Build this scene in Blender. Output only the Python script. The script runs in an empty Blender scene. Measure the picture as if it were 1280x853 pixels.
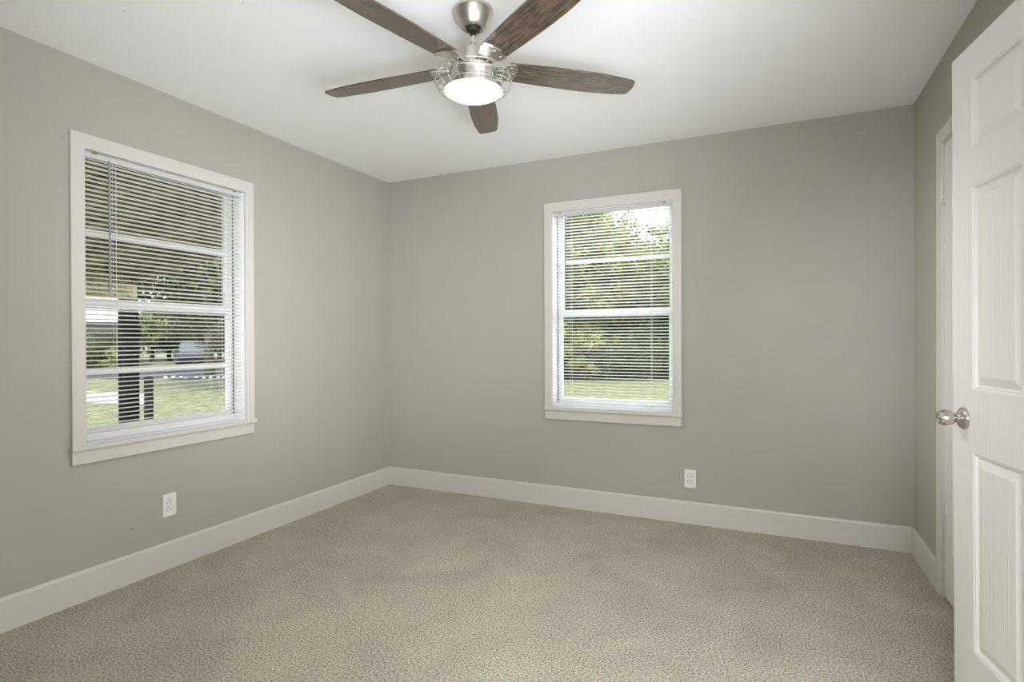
import bpy, bmesh, math, random
from mathutils import Vector, Matrix, noise

S = bpy.context.scene
COL = S.collection
random.seed(7)
PI = math.pi
def R(d): return math.radians(d)

# ------------------------------------------------------------------ camera
W, H, DEEP = 3.514, 2.44, 4.40          # room: x 0..W, y 0..-DEEP, z 0..H
GZ = -0.35                              # outdoor ground level
cam_d = bpy.data.cameras.new('camera'); cam = bpy.data.objects.new('camera', cam_d); COL.objects.link(cam)
cam_d.sensor_width = 36.0; cam_d.lens = 694.38 / 1280 * 36.0
cam_d.clip_start = 0.02; cam_d.clip_end = 400
r_ = Vector((0.90624299, 0.42274173, -0.00361575)); u_ = Vector((0.00139487, 0.00556274, 0.99998355)); f_ = Vector((-0.42275489, 0.90623313, -0.00445153))
M3 = Matrix((r_, u_, -f_)).transposed()
cam.matrix_world = Matrix.Translation((2.811, -3.6608, 1.1757)) @ M3.to_4x4()
S.camera = cam

# ------------------------------------------------------------------ light
vs = S.view_settings
vs.view_transform = 'Standard'; vs.look = 'None'; vs.gamma = 1.0; vs.exposure = 0.0
try: S.cycles.sample_clamp_direct = 7.0      # smooth edge on the very bright lamp lens
except Exception: pass
try: vs.use_curve_mapping = False
except Exception: pass
wd = bpy.data.worlds.new('sky'); S.world = wd; wd.use_nodes = True
nt = wd.node_tree; nt.nodes.clear()
wo = nt.nodes.new('ShaderNodeOutputWorld'); bgn = nt.nodes.new('ShaderNodeBackground')
tc = nt.nodes.new('ShaderNodeTexCoord'); sx = nt.nodes.new('ShaderNodeSeparateXYZ'); cr = nt.nodes.new('ShaderNodeValToRGB')
cr.color_ramp.elements[0].position = 0.0; cr.color_ramp.elements[0].color = (0.97, 0.975, 1.0, 1)
cr.color_ramp.elements[1].position = 0.6; cr.color_ramp.elements[1].color = (0.74, 0.84, 1.0, 1)
nt.links.new(tc.outputs['Generated'], sx.inputs[0]); nt.links.new(sx.outputs['Z'], cr.inputs[0])
nt.links.new(cr.outputs[0], bgn.inputs['Color']); bgn.inputs['Strength'].default_value = 8.0
nt.links.new(bgn.outputs[0], wo.inputs['Surface'])
sun_d = bpy.data.lights.new('sun', 'SUN'); sun_d.energy = 13.0; sun_d.angle = R(0.6); sun_d.color = (1.0, 0.95, 0.86)
sun = bpy.data.objects.new('sun', sun_d); COL.objects.link(sun); sun.location = (8, -12, 20)
sun.rotation_euler = Vector((-0.45, 0.62, -0.98)).to_track_quat('-Z', 'Y').to_euler()
LENS_STRENGTH = 112.0
def area(name, loc, target, sx_, sy_, power, col):
    d = bpy.data.lights.new(name, 'AREA'); d.shape = 'RECTANGLE'; d.size = sx_; d.size_y = sy_; d.energy = power; d.color = col
    o = bpy.data.objects.new(name, d); COL.objects.link(o); o.location = loc
    o.rotation_euler = (Vector(target) - Vector(loc)).to_track_quat('-Z', 'Y').to_euler()
    return o
def fill_spot(name, loc, target, angle, power):
    d = bpy.data.lights.new(name, 'SPOT'); d.energy = power; d.spot_size = R(angle); d.spot_blend = 1.0; d.shadow_soft_size = 0.4; d.color = FILL_COL
    o = bpy.data.objects.new(name, d); COL.objects.link(o); o.location = loc
    o.rotation_euler = (Vector(target) - Vector(loc)).to_track_quat('-Z', 'Y').to_euler()
FILL_COL = (0.965, 1.0, 1.10)
# unseen fill lamps added out of frame and in the doorway to lift brightness
fill_spot('ceiling_fill', (3.3, -3.45, 1.0), (0.6, -0.8, 2.44), 72, 285.0)
fill_spot('far_ceiling_fill', (2.6, -4.1, 1.0), (2.3, -0.2, 2.44), 50, 175.0)
fill_spot('side_fill', (0.5, -4.1, 1.3), (3.5, -0.4, 1.25), 26, 400.0)
fill_spot('corner_fill', (3.1, -3.9, 1.7), (0.1, -0.7, 1.25), 40, 265.0)
fill_spot('door_fill', (3.1, -4.1, 1.4), (2.9, -2.2, 0.3), 80, 175.0)
area('doorway_fill', (3.6, -2.7, 0.95), (0, -2.7, 0.95), 0.75, 1.3, 34.0, (0.97, 1.0, 1.07))  # unseen fill panel added in the entry doorway opening

# ------------------------------------------------------------------ materials
def mat(name, col, rough=0.6, metal=0.0, spec=0.5, bump=None, var=None, coat=0.0, aniso=0.0):
    """bump=(scale, strength, distance), var=(scale, colour2, lo, hi)"""
    m = bpy.data.materials.new(name); m.use_nodes = True
    n = m.node_tree; b = n.nodes['Principled BSDF']
    b.inputs['Base Color'].default_value = (*col, 1); b.inputs['Roughness'].default_value = rough
    b.inputs['Metallic'].default_value = metal; b.inputs['Specular IOR Level'].default_value = spec
    b.inputs['Coat Weight'].default_value = coat; b.inputs['Anisotropic'].default_value = aniso
    t = n.nodes.new('ShaderNodeTexCoord')
    if bump:
        q = n.nodes.new('ShaderNodeTexNoise'); q.inputs['Scale'].default_value = bump[0]; q.inputs['Detail'].default_value = 3
        n.links.new(t.outputs['Object'], q.inputs['Vector'])
        k = n.nodes.new('ShaderNodeBump'); k.inputs['Strength'].default_value = bump[1]; k.inputs['Distance'].default_value = bump[2]
        n.links.new(q.outputs['Fac'], k.inputs['Height']); n.links.new(k.outputs['Normal'], b.inputs['Normal'])
    if var:
        q = n.nodes.new('ShaderNodeTexNoise'); q.inputs['Scale'].default_value = var[0]; q.inputs['Detail'].default_value = 4
        n.links.new(t.outputs['Object'], q.inputs['Vector'])
        c = n.nodes.new('ShaderNodeValToRGB')
        c.color_ramp.elements[0].position = var[2]; c.color_ramp.elements[0].color = (*col, 1)
        c.color_ramp.elements[1].position = var[3]; c.color_ramp.elements[1].color = (*var[1], 1)
        n.links.new(q.outputs['Fac'], c.inputs[0]); n.links.new(c.outputs[0], b.inputs['Base Color'])
    return m

WALLC = (0.405, 0.392, 0.334)
m_wall = mat('wall_paint', WALLC, 0.75, spec=0.25, bump=(70, 0.22, 0.004), var=(3.0, tuple(c*1.03 for c in WALLC), 0.35, 0.65))
m_ceil = mat('ceiling_paint', (0.92, 0.92, 0.90), 0.85, spec=0.15, bump=(90, 0.25, 0.004))
m_trim = mat('trim_paint', (0.61, 0.59, 0.525), 0.42, bump=(25, 0.05, 0.002))
m_white = mat('window_vinyl', (0.90, 0.91, 0.91), 0.4)
m_plastic = mat('outlet_plastic', (0.82, 0.81, 0.75), 0.35)
m_rail = mat('headrail_enamel', (0.60, 0.60, 0.57), 0.4)
m_track = mat('track_gap_shade', (0.16, 0.165, 0.16), 0.7)
m_dark = mat('dark_slot', (0.03, 0.028, 0.025), 0.7)
m_nickel = mat('brushed_nickel', (0.62, 0.59, 0.54), 0.28, metal=1.0, aniso=0.4, bump=(220, 0.04, 0.001))
m_cage = mat('cage_wire', (0.66, 0.65, 0.60), 0.35, metal=0.85)
m_steel = mat('door_knob_steel', (0.56, 0.53, 0.50), 0.24, metal=1.0)
m_cord = mat('blind_cord', (0.80, 0.80, 0.78), 0.8)
m_hinge = mat('painted_hinge', (0.66, 0.65, 0.61), 0.4, metal=0.3)

def speckled(m, scale, thr, col):
    n = m.node_tree; b = n.nodes['Principled BSDF']
    t = n.nodes.new('ShaderNodeTexCoord'); v = n.nodes.new('ShaderNodeTexVoronoi'); v.inputs['Scale'].default_value = scale
    n.links.new(t.outputs['Object'], v.inputs['Vector'])
    lt = n.nodes.new('ShaderNodeMath'); lt.operation = 'LESS_THAN'; lt.inputs[1].default_value = thr
    n.links.new(v.outputs['Distance'], lt.inputs[0])
    mx = n.nodes.new('ShaderNodeMix'); mx.data_type = 'RGBA'
    n.links.new(lt.outputs[0], mx.inputs['Factor'])
    old = b.inputs['Base Color'].links
    if old: n.links.new(old[0].from_socket, mx.inputs['A'])
    else: mx.inputs['A'].default_value = b.inputs['Base Color'].default_value
    mx.inputs['B'].default_value = (*col, 1)
    n.links.new(mx.outputs['Result'], b.inputs['Base Color'])
speckled(m_wall, 4.2, 0.017, (0.20, 0.19, 0.17))
speckled(m_ceil, 6.0, 0.026, (0.60, 0.59, 0.57))

def carpet():
    m = bpy.data.materials.new('carpet'); m.use_nodes = True; n = m.node_tree; b = n.nodes['Principled BSDF']
    b.inputs['Roughness'].default_value = 1.0; b.inputs['Specular IOR Level'].default_value = 0.05
    b.inputs['Sheen Weight'].default_value = 0.15
    t = n.nodes.new('ShaderNodeTexCoord')
    a = n.nodes.new('ShaderNodeTexNoise'); a.inputs['Scale'].default_value = 135; a.inputs['Detail'].default_value = 4; a.inputs['Roughness'].default_value = 0.8
    n.links.new(t.outputs['Object'], a.inputs['Vector'])
    c = n.nodes.new('ShaderNodeValToRGB'); e = c.color_ramp.elements
    e[0].position = 0.385; e[0].color = (0.125, 0.106, 0.075, 1)
    e[1].position = 0.605; e[1].color = (0.66, 0.60, 0.485, 1)
    x = e.new(0.49); x.color = (0.385, 0.345, 0.27, 1)
    n.links.new(a.outputs['Fac'], c.inputs[0])
    l = n.nodes.new('ShaderNodeTexNoise'); l.inputs['Scale'].default_value = 3.2; l.inputs['Detail'].default_value = 5; l.inputs['Distortion'].default_value = 0.6
    n.links.new(t.outputs['Object'], l.inputs['Vector'])
    lr = n.nodes.new('ShaderNodeMapRange'); lr.inputs['From Min'].default_value = 0.3; lr.inputs['From Max'].default_value = 0.7
    lr.inputs['To Min'].default_value = 0.88; lr.inputs['To Max'].default_value = 1.10
    n.links.new(l.outputs['Fac'], lr.inputs['Value'])
    mx = n.nodes.new('ShaderNodeVectorMath'); mx.operation = 'SCALE'
    n.links.new(c.outputs[0], mx.inputs[0]); n.links.new(lr.outputs[0], mx.inputs['Scale'])
    n.links.new(mx.outputs[0], b.inputs['Base Color'])
    k = n.nodes.new('ShaderNodeBump'); k.inputs['Strength'].default_value = 0.45; k.inputs['Distance'].default_value = 0.006
    n.links.new(a.outputs['Fac'], k.inputs['Height']); n.links.new(k.outputs['Normal'], b.inputs['Normal'])
    return m
m_carpet = carpet()

def wood(name, c1, c2, rough, scl, axis_scale, coat=0.0, spec=0.5):
    m = bpy.data.materials.new(name); m.use_nodes = True; n = m.node_tree; b = n.nodes['Principled BSDF']
    b.inputs['Roughness'].default_value = rough; b.inputs['Specular IOR Level'].default_value = spec; b.inputs['Coat Weight'].default_value = coat; b.inputs['Coat Roughness'].default_value = 0.16; b.inputs['Coat IOR'].default_value = 1.75
    t = n.nodes.new('ShaderNodeTexCoord'); mp = n.nodes.new('ShaderNodeMapping'); mp.inputs['Scale'].default_value = axis_scale
    n.links.new(t.outputs['Object'], mp.inputs['Vector'])
    a = n.nodes.new('ShaderNodeTexNoise'); a.inputs['Scale'].default_value = scl; a.inputs['Detail'].default_value = 6; a.inputs['Distortion'].default_value = 0.4
    n.links.new(mp.outputs[0], a.inputs['Vector'])
    c = n.nodes.new('ShaderNodeValToRGB'); e = c.color_ramp.elements
    e[0].position = 0.33; e[0].color = (*c1, 1); e[1].position = 0.68; e[1].color = (*c2, 1)
    n.links.new(a.outputs['Fac'], c.inputs[0]); n.links.new(c.outputs[0], b.inputs['Base Color'])
    return m
m_blade = wood('walnut_blade', (0.020, 0.013, 0.009), (0.125, 0.083, 0.055), 0.22, 11, (1, 12, 4), 0.6, 0.7)
m_porch = wood('porch_boards', (0.085, 0.078, 0.032), (0.34, 0.31, 0.135), 0.85, 2.2, (1, 5, 1), 0.0, 0.08)  # olive of the boards stands in for light bounced off the lawn
m_rafter = wood('porch_rafters', (0.13, 0.115, 0.055), (0.40, 0.36, 0.18), 0.85, 4, (1, 6, 6), 0.0, 0.08)  # same lawn-bounce olive put into the rafter colour
m_post = mat('dark_post', (0.007, 0.007, 0.007), 0.9, spec=0.05)

def door_mat():
    m = mat('door_paint', (0.74, 0.725, 0.68), 0.38)
    n = m.node_tree; b = n.nodes['Principled BSDF']
    t = n.nodes.new('ShaderNodeTexCoord'); mp = n.nodes.new('ShaderNodeMapping'); mp.inputs['Scale'].default_value = (1, 9, 0.9)
    n.links.new(t.outputs['Object'], mp.inputs['Vector'])
    a = n.nodes.new('ShaderNodeTexWave'); a.inputs['Scale'].default_value = 3.0; a.inputs['Distortion'].default_value = 9.0
    a.inputs['Detail'].default_value = 3; a.inputs['Detail Scale'].default_value = 0.8; a.bands_direction = 'Y'
    n.links.new(mp.outputs[0], a.inputs['Vector'])
    k = n.nodes.new('ShaderNodeBump'); k.inputs['Strength'].default_value = 0.16; k.inputs['Distance'].default_value = 0.002
    n.links.new(a.outputs['Fac'], k.inputs['Height']); n.links.new(k.outputs['Normal'], b.inputs['Normal'])
    return m
m_door = door_mat()

def slat_mat():
    m = bpy.data.materials.new('blind_slat'); m.use_nodes = True; n = m.node_tree
    b = n.nodes['Principled BSDF']; b.inputs['Base Color'].default_value = (0.94, 0.935, 0.89, 1); b.inputs['Roughness'].default_value = 0.4
    tr = n.nodes.new('ShaderNodeBsdfTranslucent'); tr.inputs['Color'].default_value = (0.9, 0.89, 0.84, 1)
    ms = n.nodes.new('ShaderNodeMixShader'); ms.inputs[0].default_value = 0.40
    n.links.new(b.outputs[0], ms.inputs[1]); n.links.new(tr.outputs[0], ms.inputs[2]); n.links.new(ms.outputs[0], n.nodes['Material Output'].inputs['Surface'])
    return m
m_slat = slat_mat()

def glass_mat():
    m = bpy.data.materials.new('window_glass'); m.use_nodes = True; n = m.node_tree; n.nodes.remove(n.nodes['Principled BSDF'])
    tr = n.nodes.new('ShaderNodeBsdfTransparent'); tr.inputs['Color'].default_value = (0.965, 0.98, 0.975, 1)
    gl = n.nodes.new('ShaderNodeBsdfGlossy'); gl.inputs['Roughness'].default_value = 0.02; gl.inputs['Color'].default_value = (1, 1, 1, 1)
    fr = n.nodes.new('ShaderNodeFresnel'); fr.inputs['IOR'].default_value = 1.14
    ms = n.nodes.new('ShaderNodeMixShader')
    n.links.new(fr.outputs[0], ms.inputs[0]); n.links.new(tr.outputs[0], ms.inputs[1]); n.links.new(gl.outputs[0], ms.inputs[2])
    n.links.new(ms.outputs[0], n.nodes['Material Output'].inputs['Surface'])
    return m
m_glass = glass_mat()

def clear_plastic():
    m = mat('wand_plastic', (0.42, 0.42, 0.46), 0.2)
    m.node_tree.nodes['Principled BSDF'].inputs['Transmission Weight'].default_value = 0.35
    return m
m_wand = clear_plastic()

m_lens = bpy.data.materials.new('lit_lens'); m_lens.use_nodes = True
_b = m_lens.node_tree.nodes['Principled BSDF']; _b.inputs['Base Color'].default_value = (0.9, 0.9, 0.88, 1)
_b.inputs['Emission Color'].default_value = (1.0, 0.97, 0.93, 1); _b.inputs['Emission Strength'].default_value = LENS_STRENGTH

def leaf_mat(name, c1, c2, scale=0.9):
    m = bpy.data.materials.new(name); m.use_nodes = True; n = m.node_tree; b = n.nodes['Principled BSDF']
    b.inputs['Roughness'].default_value = 0.6; b.inputs['Specular IOR Level'].default_value = 0.06
    t = n.nodes.new('ShaderNodeTexCoord'); q = n.nodes.new('ShaderNodeTexNoise'); q.inputs['Scale'].default_value = scale; q.inputs['Detail'].default_value = 5
    n.links.new(t.outputs['Object'], q.inputs['Vector'])
    c = n.nodes.new('ShaderNodeValToRGB'); c.color_ramp.elements[0].position = 0.35; c.color_ramp.elements[0].color = (*c1, 1)
    c.color_ramp.elements[1].position = 0.65; c.color_ramp.elements[1].color = (*c2, 1)
    n.links.new(q.outputs['Fac'], c.inputs[0]); n.links.new(c.outputs[0], b.inputs['Base Color'])
    tr = n.nodes.new('ShaderNodeBsdfTranslucent'); n.links.new(c.outputs[0], tr.inputs['Color'])
    ms = n.nodes.new('ShaderNodeMixShader'); ms.inputs[0].default_value = 0.25
    n.links.new(b.outputs[0], ms.inputs[1]); n.links.new(tr.outputs[0], ms.inputs[2]); n.links.new(ms.outputs[0], n.nodes['Material Output'].inputs['Surface'])
    return m
m_leafA = leaf_mat('leaf_sun_tone', (0.018, 0.025, 0.006), (0.22, 0.22, 0.062), 1.3)  # sunlit clumps and dark gaps put into the leaf colour
m_leafB = leaf_mat('leaf_shade_tone', (0.012, 0.018, 0.007), (0.05, 0.06, 0.02))  # darker copy: woodland shade put into the leaf colour
m_leafC = leaf_mat('leaf_bush', (0.06, 0.08, 0.02), (0.17, 0.20, 0.065), 2.0)
m_bark = mat('bark', (0.03, 0.025, 0.019), 0.9, spec=0.1, bump=(14, 0.6, 0.03))
m_grass = mat('lawn_grass', (0.048, 0.053, 0.020), 0.95, spec=0.1, bump=(18, 0.5, 0.05), var=(5.0, (0.098, 0.097, 0.050), 0.38, 0.66))
m_asphalt = mat('asphalt', (0.025, 0.025, 0.027), 0.95, spec=0.05, bump=(40, 0.3, 0.01))
m_concrete = mat('concrete', (0.17, 0.15, 0.145), 0.9, bump=(30, 0.2, 0.01), var=(2.0, (0.13, 0.115, 0.11), 0.4, 0.6))
m_stone = mat('pale_stone', (0.32, 0.31, 0.29), 0.9)
m_siding = mat('house_siding', (0.55, 0.52, 0.46), 0.8)
m_shingle = mat('roof_shingles', (0.19, 0.17, 0.16), 0.9, var=(6, (0.27, 0.24, 0.22), 0.4, 0.6))
m_brick = bpy.data.materials.new('brick'); m_brick.use_nodes = True
_n = m_brick.node_tree; _bt = _n.nodes.new('ShaderNodeTexBrick'); _tc = _n.nodes.new('ShaderNodeTexCoord'); _mp = _n.nodes.new('ShaderNodeMapping')
_mp.inputs['Rotation'].default_value = (PI/2, 0, PI/2)
_bt.inputs['Scale'].default_value = 4.0; _bt.inputs['Color1'].default_value = (0.085, 0.042, 0.028, 1); _bt.inputs['Color2'].default_value = (0.11, 0.06, 0.042, 1); _bt.inputs['Mortar'].default_value = (0.09, 0.075, 0.065, 1)
_n.links.new(_tc.outputs['Object'], _mp.inputs['Vector']); _n.links.new(_mp.outputs[0], _bt.inputs['Vector']); _n.links.new(_bt.outputs['Color'], _n.nodes['Principled BSDF'].inputs['Base Color'])
m_carpaint = mat('car_paint', (0.035, 0.037, 0.045), 0.35, spec=0.2)
m_carglass = mat('car_glass', (0.02, 0.022, 0.026), 0.12, spec=0.25)
m_rubber = mat('tyre_rubber', (0.02, 0.02, 0.02), 0.85)

# ------------------------------------------------------------------ helpers
def obj(name, bm, m, parent=None, smooth=False, loc=None):
    bmesh.ops.recalc_face_normals(bm, faces=bm.faces[:])
    me = bpy.data.meshes.new(name); bm.to_mesh(me); bm.free()
    if m: me.materials.append(m)
    if smooth:
        for p in me.polygons: p.use_smooth = True
    o = bpy.data.objects.new(name, me); COL.objects.link(o)
    if parent: o.parent = parent
    if loc: o.location = loc
    return o
def struct(name, bm, m, smooth=False):
    o = obj(name, bm, m, smooth=smooth); o['kind'] = 'structure'; return o
def tag(o, label, cat, group=None, kind=None):
    o['label'] = label; o['category'] = cat
    if group: o['group'] = group
    if kind: o['kind'] = kind
    return o
def thing(name, label, cat, loc=(0, 0, 0), rz=0, group=None):
    o = bpy.data.objects.new(name, None); COL.objects.link(o); o.location = loc; o.rotation_euler = (0, 0, rz)
    return tag(o, label, cat, group)
def box(bm, a, b, bev=0.0, seg=2, mtx=None):
    x0, x1 = sorted((a[0], b[0])); y0, y1 = sorted((a[1], b[1])); z0, z1 = sorted((a[2], b[2]))
    v = [bm.verts.new(c) for c in ((x0,y0,z0),(x1,y0,z0),(x1,y1,z0),(x0,y1,z0),(x0,y0,z1),(x1,y0,z1),(x1,y1,z1),(x0,y1,z1))]
    fs = [bm.faces.new([v[i] for i in q]) for q in ((0,3,2,1),(4,5,6,7),(0,1,5,4),(1,2,6,5),(2,3,7,6),(3,0,4,7))]
    if bev > 0:
        es = list({e for f in fs for e in f.edges})
        r = bmesh.ops.bevel(bm, geom=es, offset=bev, segments=seg, profile=0.5, affect='EDGES')
        v = list({w for f in r['faces'] for w in f.verts} | {w for w in v if w.is_valid})
    if mtx is not None: bmesh.ops.transform(bm, matrix=mtx, verts=[w for w in v if w.is_valid])
def B(*bxs, bev=0.0, seg=2):
    bm = bmesh.new()
    for a, b in bxs: box(bm, a, b, bev, seg)
    return bm
def lathe(bm, prof, seg=48, mtx=None, cap0=False, cap1=False):
    rings = []; vs_ = []
    for r, z in prof:
        if r < 1e-6:
            ring = [bm.verts.new((0, 0, z))]
        else:
            ring = [bm.verts.new((r*math.cos(2*PI*i/seg), r*math.sin(2*PI*i/seg), z)) for i in range(seg)]
        rings.append(ring); vs_ += ring
    for A, C in zip(rings, rings[1:]):
        if len(A) == 1 and len(C) == 1: continue
        for i in range(seg):
            j = (i+1) % seg
            if len(A) == 1: bm.faces.new((A[0], C[j], C[i]))
            elif len(C) == 1: bm.faces.new((A[i], A[j], C[0]))
            else: bm.faces.new((A[i], A[j], C[j], C[i]))
    if cap0 and len(rings[0]) > 1: bm.faces.new(rings[0][::-1])
    if cap1 and len(rings[-1]) > 1: bm.faces.new(rings[-1])
    if mtx is not None: bmesh.ops.transform(bm, matrix=mtx, verts=vs_)
def tube(bm, pts, rad, seg=8, closed=False):
    pts = [Vector(p) for p in pts]; n = len(pts); rings = []
    for i, p in enumerate(pts):
        if closed: d = pts[(i+1) % n] - pts[i-1]
        else: d = pts[min(i+1, n-1)] - pts[max(i-1, 0)]
        d.normalize()
        a = d.orthogonal().normalized() if abs(d.z) > 0.95 else d.cross(Vector((0, 0, 1))).normalized()
        c = d.cross(a)
        rr = rad[i] if isinstance(rad, (list, tuple)) else rad
        rings.append([bm.verts.new(p + rr*(math.cos(2*PI*k/seg)*a + math.sin(2*PI*k/seg)*c)) for k in range(seg)])
    m = n if closed else n-1
    for i in range(m):
        A, C = rings[i], rings[(i+1) % n]
        for k in range(seg):
            bm.faces.new((A[k], A[(k+1) % seg], C[(k+1) % seg], C[k]))
    if not closed:
        bm.faces.new(rings[0][::-1]); bm.faces.new(rings[-1])
def prism(bm, poly, z0, z1, mtx=None):
    a = [bm.verts.new((x, y, z0)) for x, y in poly]; b = [bm.verts.new((x, y, z1)) for x, y in poly]
    bm.faces.new(a[::-1]); bm.faces.new(b)
    for i in range(len(poly)):
        j = (i+1) % len(poly); bm.faces.new((a[i], a[j], b[j], b[i]))
    if mtx is not None: bmesh.ops.transform(bm, matrix=mtx, verts=a+b)

# ------------------------------------------------------------------ room shell
T = 0.15
LW = dict(a=-2.215, b=-1.353, z0=0.698, z1=2.076, hz=2.040)      # left window opening (y range)
BW = dict(a=1.409, b=2.251, z0=0.690, z1=2.092, hz=2.058)        # back window opening (x range)
D1 = dict(a=-1.394, b=-0.572, z1=2.050)                # closet doorway
D2 = dict(a=-3.115, b=-2.293, z1=2.050)                # entry doorway, out of frame
def wall_pieces(lo, hi, holes):
    """1-D spans with rectangular holes -> list of (u0,u1,z0,z1)"""
    out = []; u = lo
    for h in sorted(holes, key=lambda q: q[0]):
        out.append((u, h[0], 0, H)); 
        if h[2] > 0: out.append((h[0], h[1], 0, h[2]))
        out.append((h[0], h[1], h[3], H)); u = h[1]
    out.append((u, hi, 0, H)); return out
bm = bmesh.new()
for u0, u1, z0, z1 in wall_pieces(-DEEP, 0, [(LW['a'], LW['b'], LW['z0'], LW['z1'])]): box(bm, (-T, u0, z0), (0, u1, z1))
struct('wall_left', bm, m_wall)
bm = bmesh.new()
for u0, u1, z0, z1 in wall_pieces(-T, W+T, [(BW['a'], BW['b'], BW['z0'], BW['z1'])]): box(bm, (u0, 0, z0), (u1, T, z1))
struct('wall_back', bm, m_wall)
bm = bmesh.new()
for u0, u1, z0, z1 in wall_pieces(-DEEP, 0, [(D1['a'], D1['b'], 0, D1['z1']), (D2['a'], D2['b'], 0, D2['z1'])]): box(bm, (W, u0, z0), (W+T-0.03, u1, z1))
struct('wall_right', bm, m_wall)
struct('wall_front', B(((-T, -DEEP-T, 0), (W+T-0.03, -DEEP, H))), m_wall)
struct('wall_hall', B(((5.0, -DEEP-T, 0), (5.1, 0.0, H)), ((W+T-0.03, -DEEP-T-0.1, 0), (5.1, -DEEP-T, H)), ((W+T-0.03, 0.0, 0), (5.1, T, H)), ((W+T-0.03, -1.9, 0), (5.0, -1.8, H))), m_wall)
struct('floor', B(((-T, -DEEP-T, -0.06), (5.1, T, 0))), m_carpet)
struct('ceiling', B(((-T, -DEEP-T, H), (5.1, T, H+0.1))), m_ceil)
bm = bmesh.new()      # low gable roof of the house, keeps the sun out of the room and shades the eaves
prism(bm, [(-0.25, H+0.1), (5.3, H+0.1), (2.5, H+1.1)], -0.5, DEEP+0.4, Matrix(((1,0,0,0),(0,0,-1,0),(0,1,0,0),(0,0,0,1))))
struct('roof', bm, m_shingle)

# baseboards (square-edged board with eased top)
def baseboard(name, p0, p1, inward):
    """p0,p1 2-D points along wall; inward 2-D unit vector"""
    prof = [(0, 0), (0.014, 0), (0.014, 0.128), (0.011, 0.136), (0.006, 0.140), (0, 0.140)]
    bm = bmesh.new(); L = []
    for p in (p0, p1): L.append([bm.verts.new((p[0]+inward[0]*d, p[1]+inward[1]*d, z)) for d, z in prof])
    n = len(prof)
    for i in range(n): j = (i+1) % n; bm.faces.new((L[0][i], L[0][j], L[1][j], L[1][i]))
    bm.faces.new(L[0]); bm.faces.new(L[1][::-1])
    return struct(name, bm, m_trim)
baseboard('baseboard_left', (0, -DEEP), (0, 0), (1, 0))
baseboard('baseboard_back', (0.014, 0), (W-0.014, 0), (0, -1))
baseboard('baseboard_right', (W, -0.517), (W, 0), (-1, 0))
baseboard('baseboard_right_middle', (W, -2.235), (W, -1.452), (-1, 0))
baseboard('baseboard_right_front', (W, -DEEP), (W, -3.173), (-1, 0))
baseboard('baseboard_front', (W-0.014, -DEEP), (0.014, -DEEP), (0, 1))

# door casings
def door_casing(name, d):
    c = 0.058; a, b, z = d['a'], d['b'], d['z1']; x0 = W
    bm = bmesh.new()
    def strip(pts_in, pts_out):    # thin inner edge, thick outer edge
        vs1 = []
        for (yi, zi), (yo, zo) in zip(pts_in, pts_out):
            ym, zm = yi+(yo-yi)*0.18, zi+(zo-zi)*0.18; yn, zn = yi+(yo-yi)*0.75, zi+(zo-zi)*0.75
            vs1.append([bm.verts.new(q) for q in ((x0, yi, zi), (x0-0.008, yi, zi), (x0-0.0095, ym, zm), (x0-0.015, yn, zn), (x0-0.0145, yo, zo), (x0, yo, zo))])
        for A, C in zip(vs1, vs1[1:]):
            for i in range(6): j = (i+1) % 6; bm.faces.new((A[i], A[j], C[j], C[i]))
        bm.faces.new(vs1[0]); bm.faces.new(vs1[-1][::-1])
    strip([(b-0.003, 0), (b-0.003, z-0.003), (a+0.003, z-0.003), (a+0.003, 0)], [(b-0.003+c, 0), (b-0.003+c, z-0.003+c), (a+0.003-c, z-0.003+c), (a+0.003-c, 0)])
    box(bm, (W, b-0.012, 0), (W+T-0.03, b, z-0.012)); box(bm, (W, a, 0), (W+T-0.03, a+0.012, z-0.012)); box(bm, (W, a, z-0.012), (W+T-0.03, b, z))
    return struct(name, bm, m_trim)
D1j = dict(a=D1['a'], b=D1['b'], z1=D1['z1'])
door_casing('trim_1', D1); door_casing('trim_2', D2)

# ------------------------------------------------------------------ doors (six raised panels)
def door_leaf(bm, w, h, th):
    xs = [0, 0.1155, 0.1155+0.2425, w-0.1155-0.2425, w-0.1155, w]
    zs = [0, 0.230, 0.820, 1.006, 1.608, 1.720, 1.928, h]
    for side in (0, 1):
        X = lambda s: s
        def V(s, z, d): 
            return bm.verts.new((0.0 + d if side == 0 else th - d, s, z))
        for i in range(5):
            for k in range(7):
                s0, s1, z0, z1 = xs[i], xs[i+1], zs[k], zs[k+1]
                ring = [V(s0, z0, 0), V(s1, z0, 0), V(s1, z1, 0), V(s0, z1, 0)]
                if i in (1, 3) and k in (1, 3, 5):
                    for ins, d in ((0.004, 0.0025), (0.007, 0.0030), (0.010, 0.0095), (0.015, 0.0112), (0.0185, 0.0100), (0.040, 0.0025)):
                        r2 = [V(s0+ins, z0+ins, d), V(s1-ins, z0+ins, d), V(s1-ins, z1-ins, d), V(s0+ins, z1-ins, d)]
                        for q in range(4): bm.faces.new((ring[q], ring[(q+1) % 4], r2[(q+1) % 4], r2[q]))
                        ring = r2
                bm.faces.new(ring)
    # edges of the slab
    for (a, b) in (((0, 0), (0, h)), ((0, h), (w, h)), ((w, h), (w, 0)), ((w, 0), (0, 0))):
        bm.faces.new([bm.verts.new(c) for c in ((0, a[0], a[1]), (0, b[0], b[1]), (th, b[0], b[1]), (th, a[0], a[1]))])
    bmesh.ops.remove_doubles(bm, verts=bm.verts[:], dist=1e-5)

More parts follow.
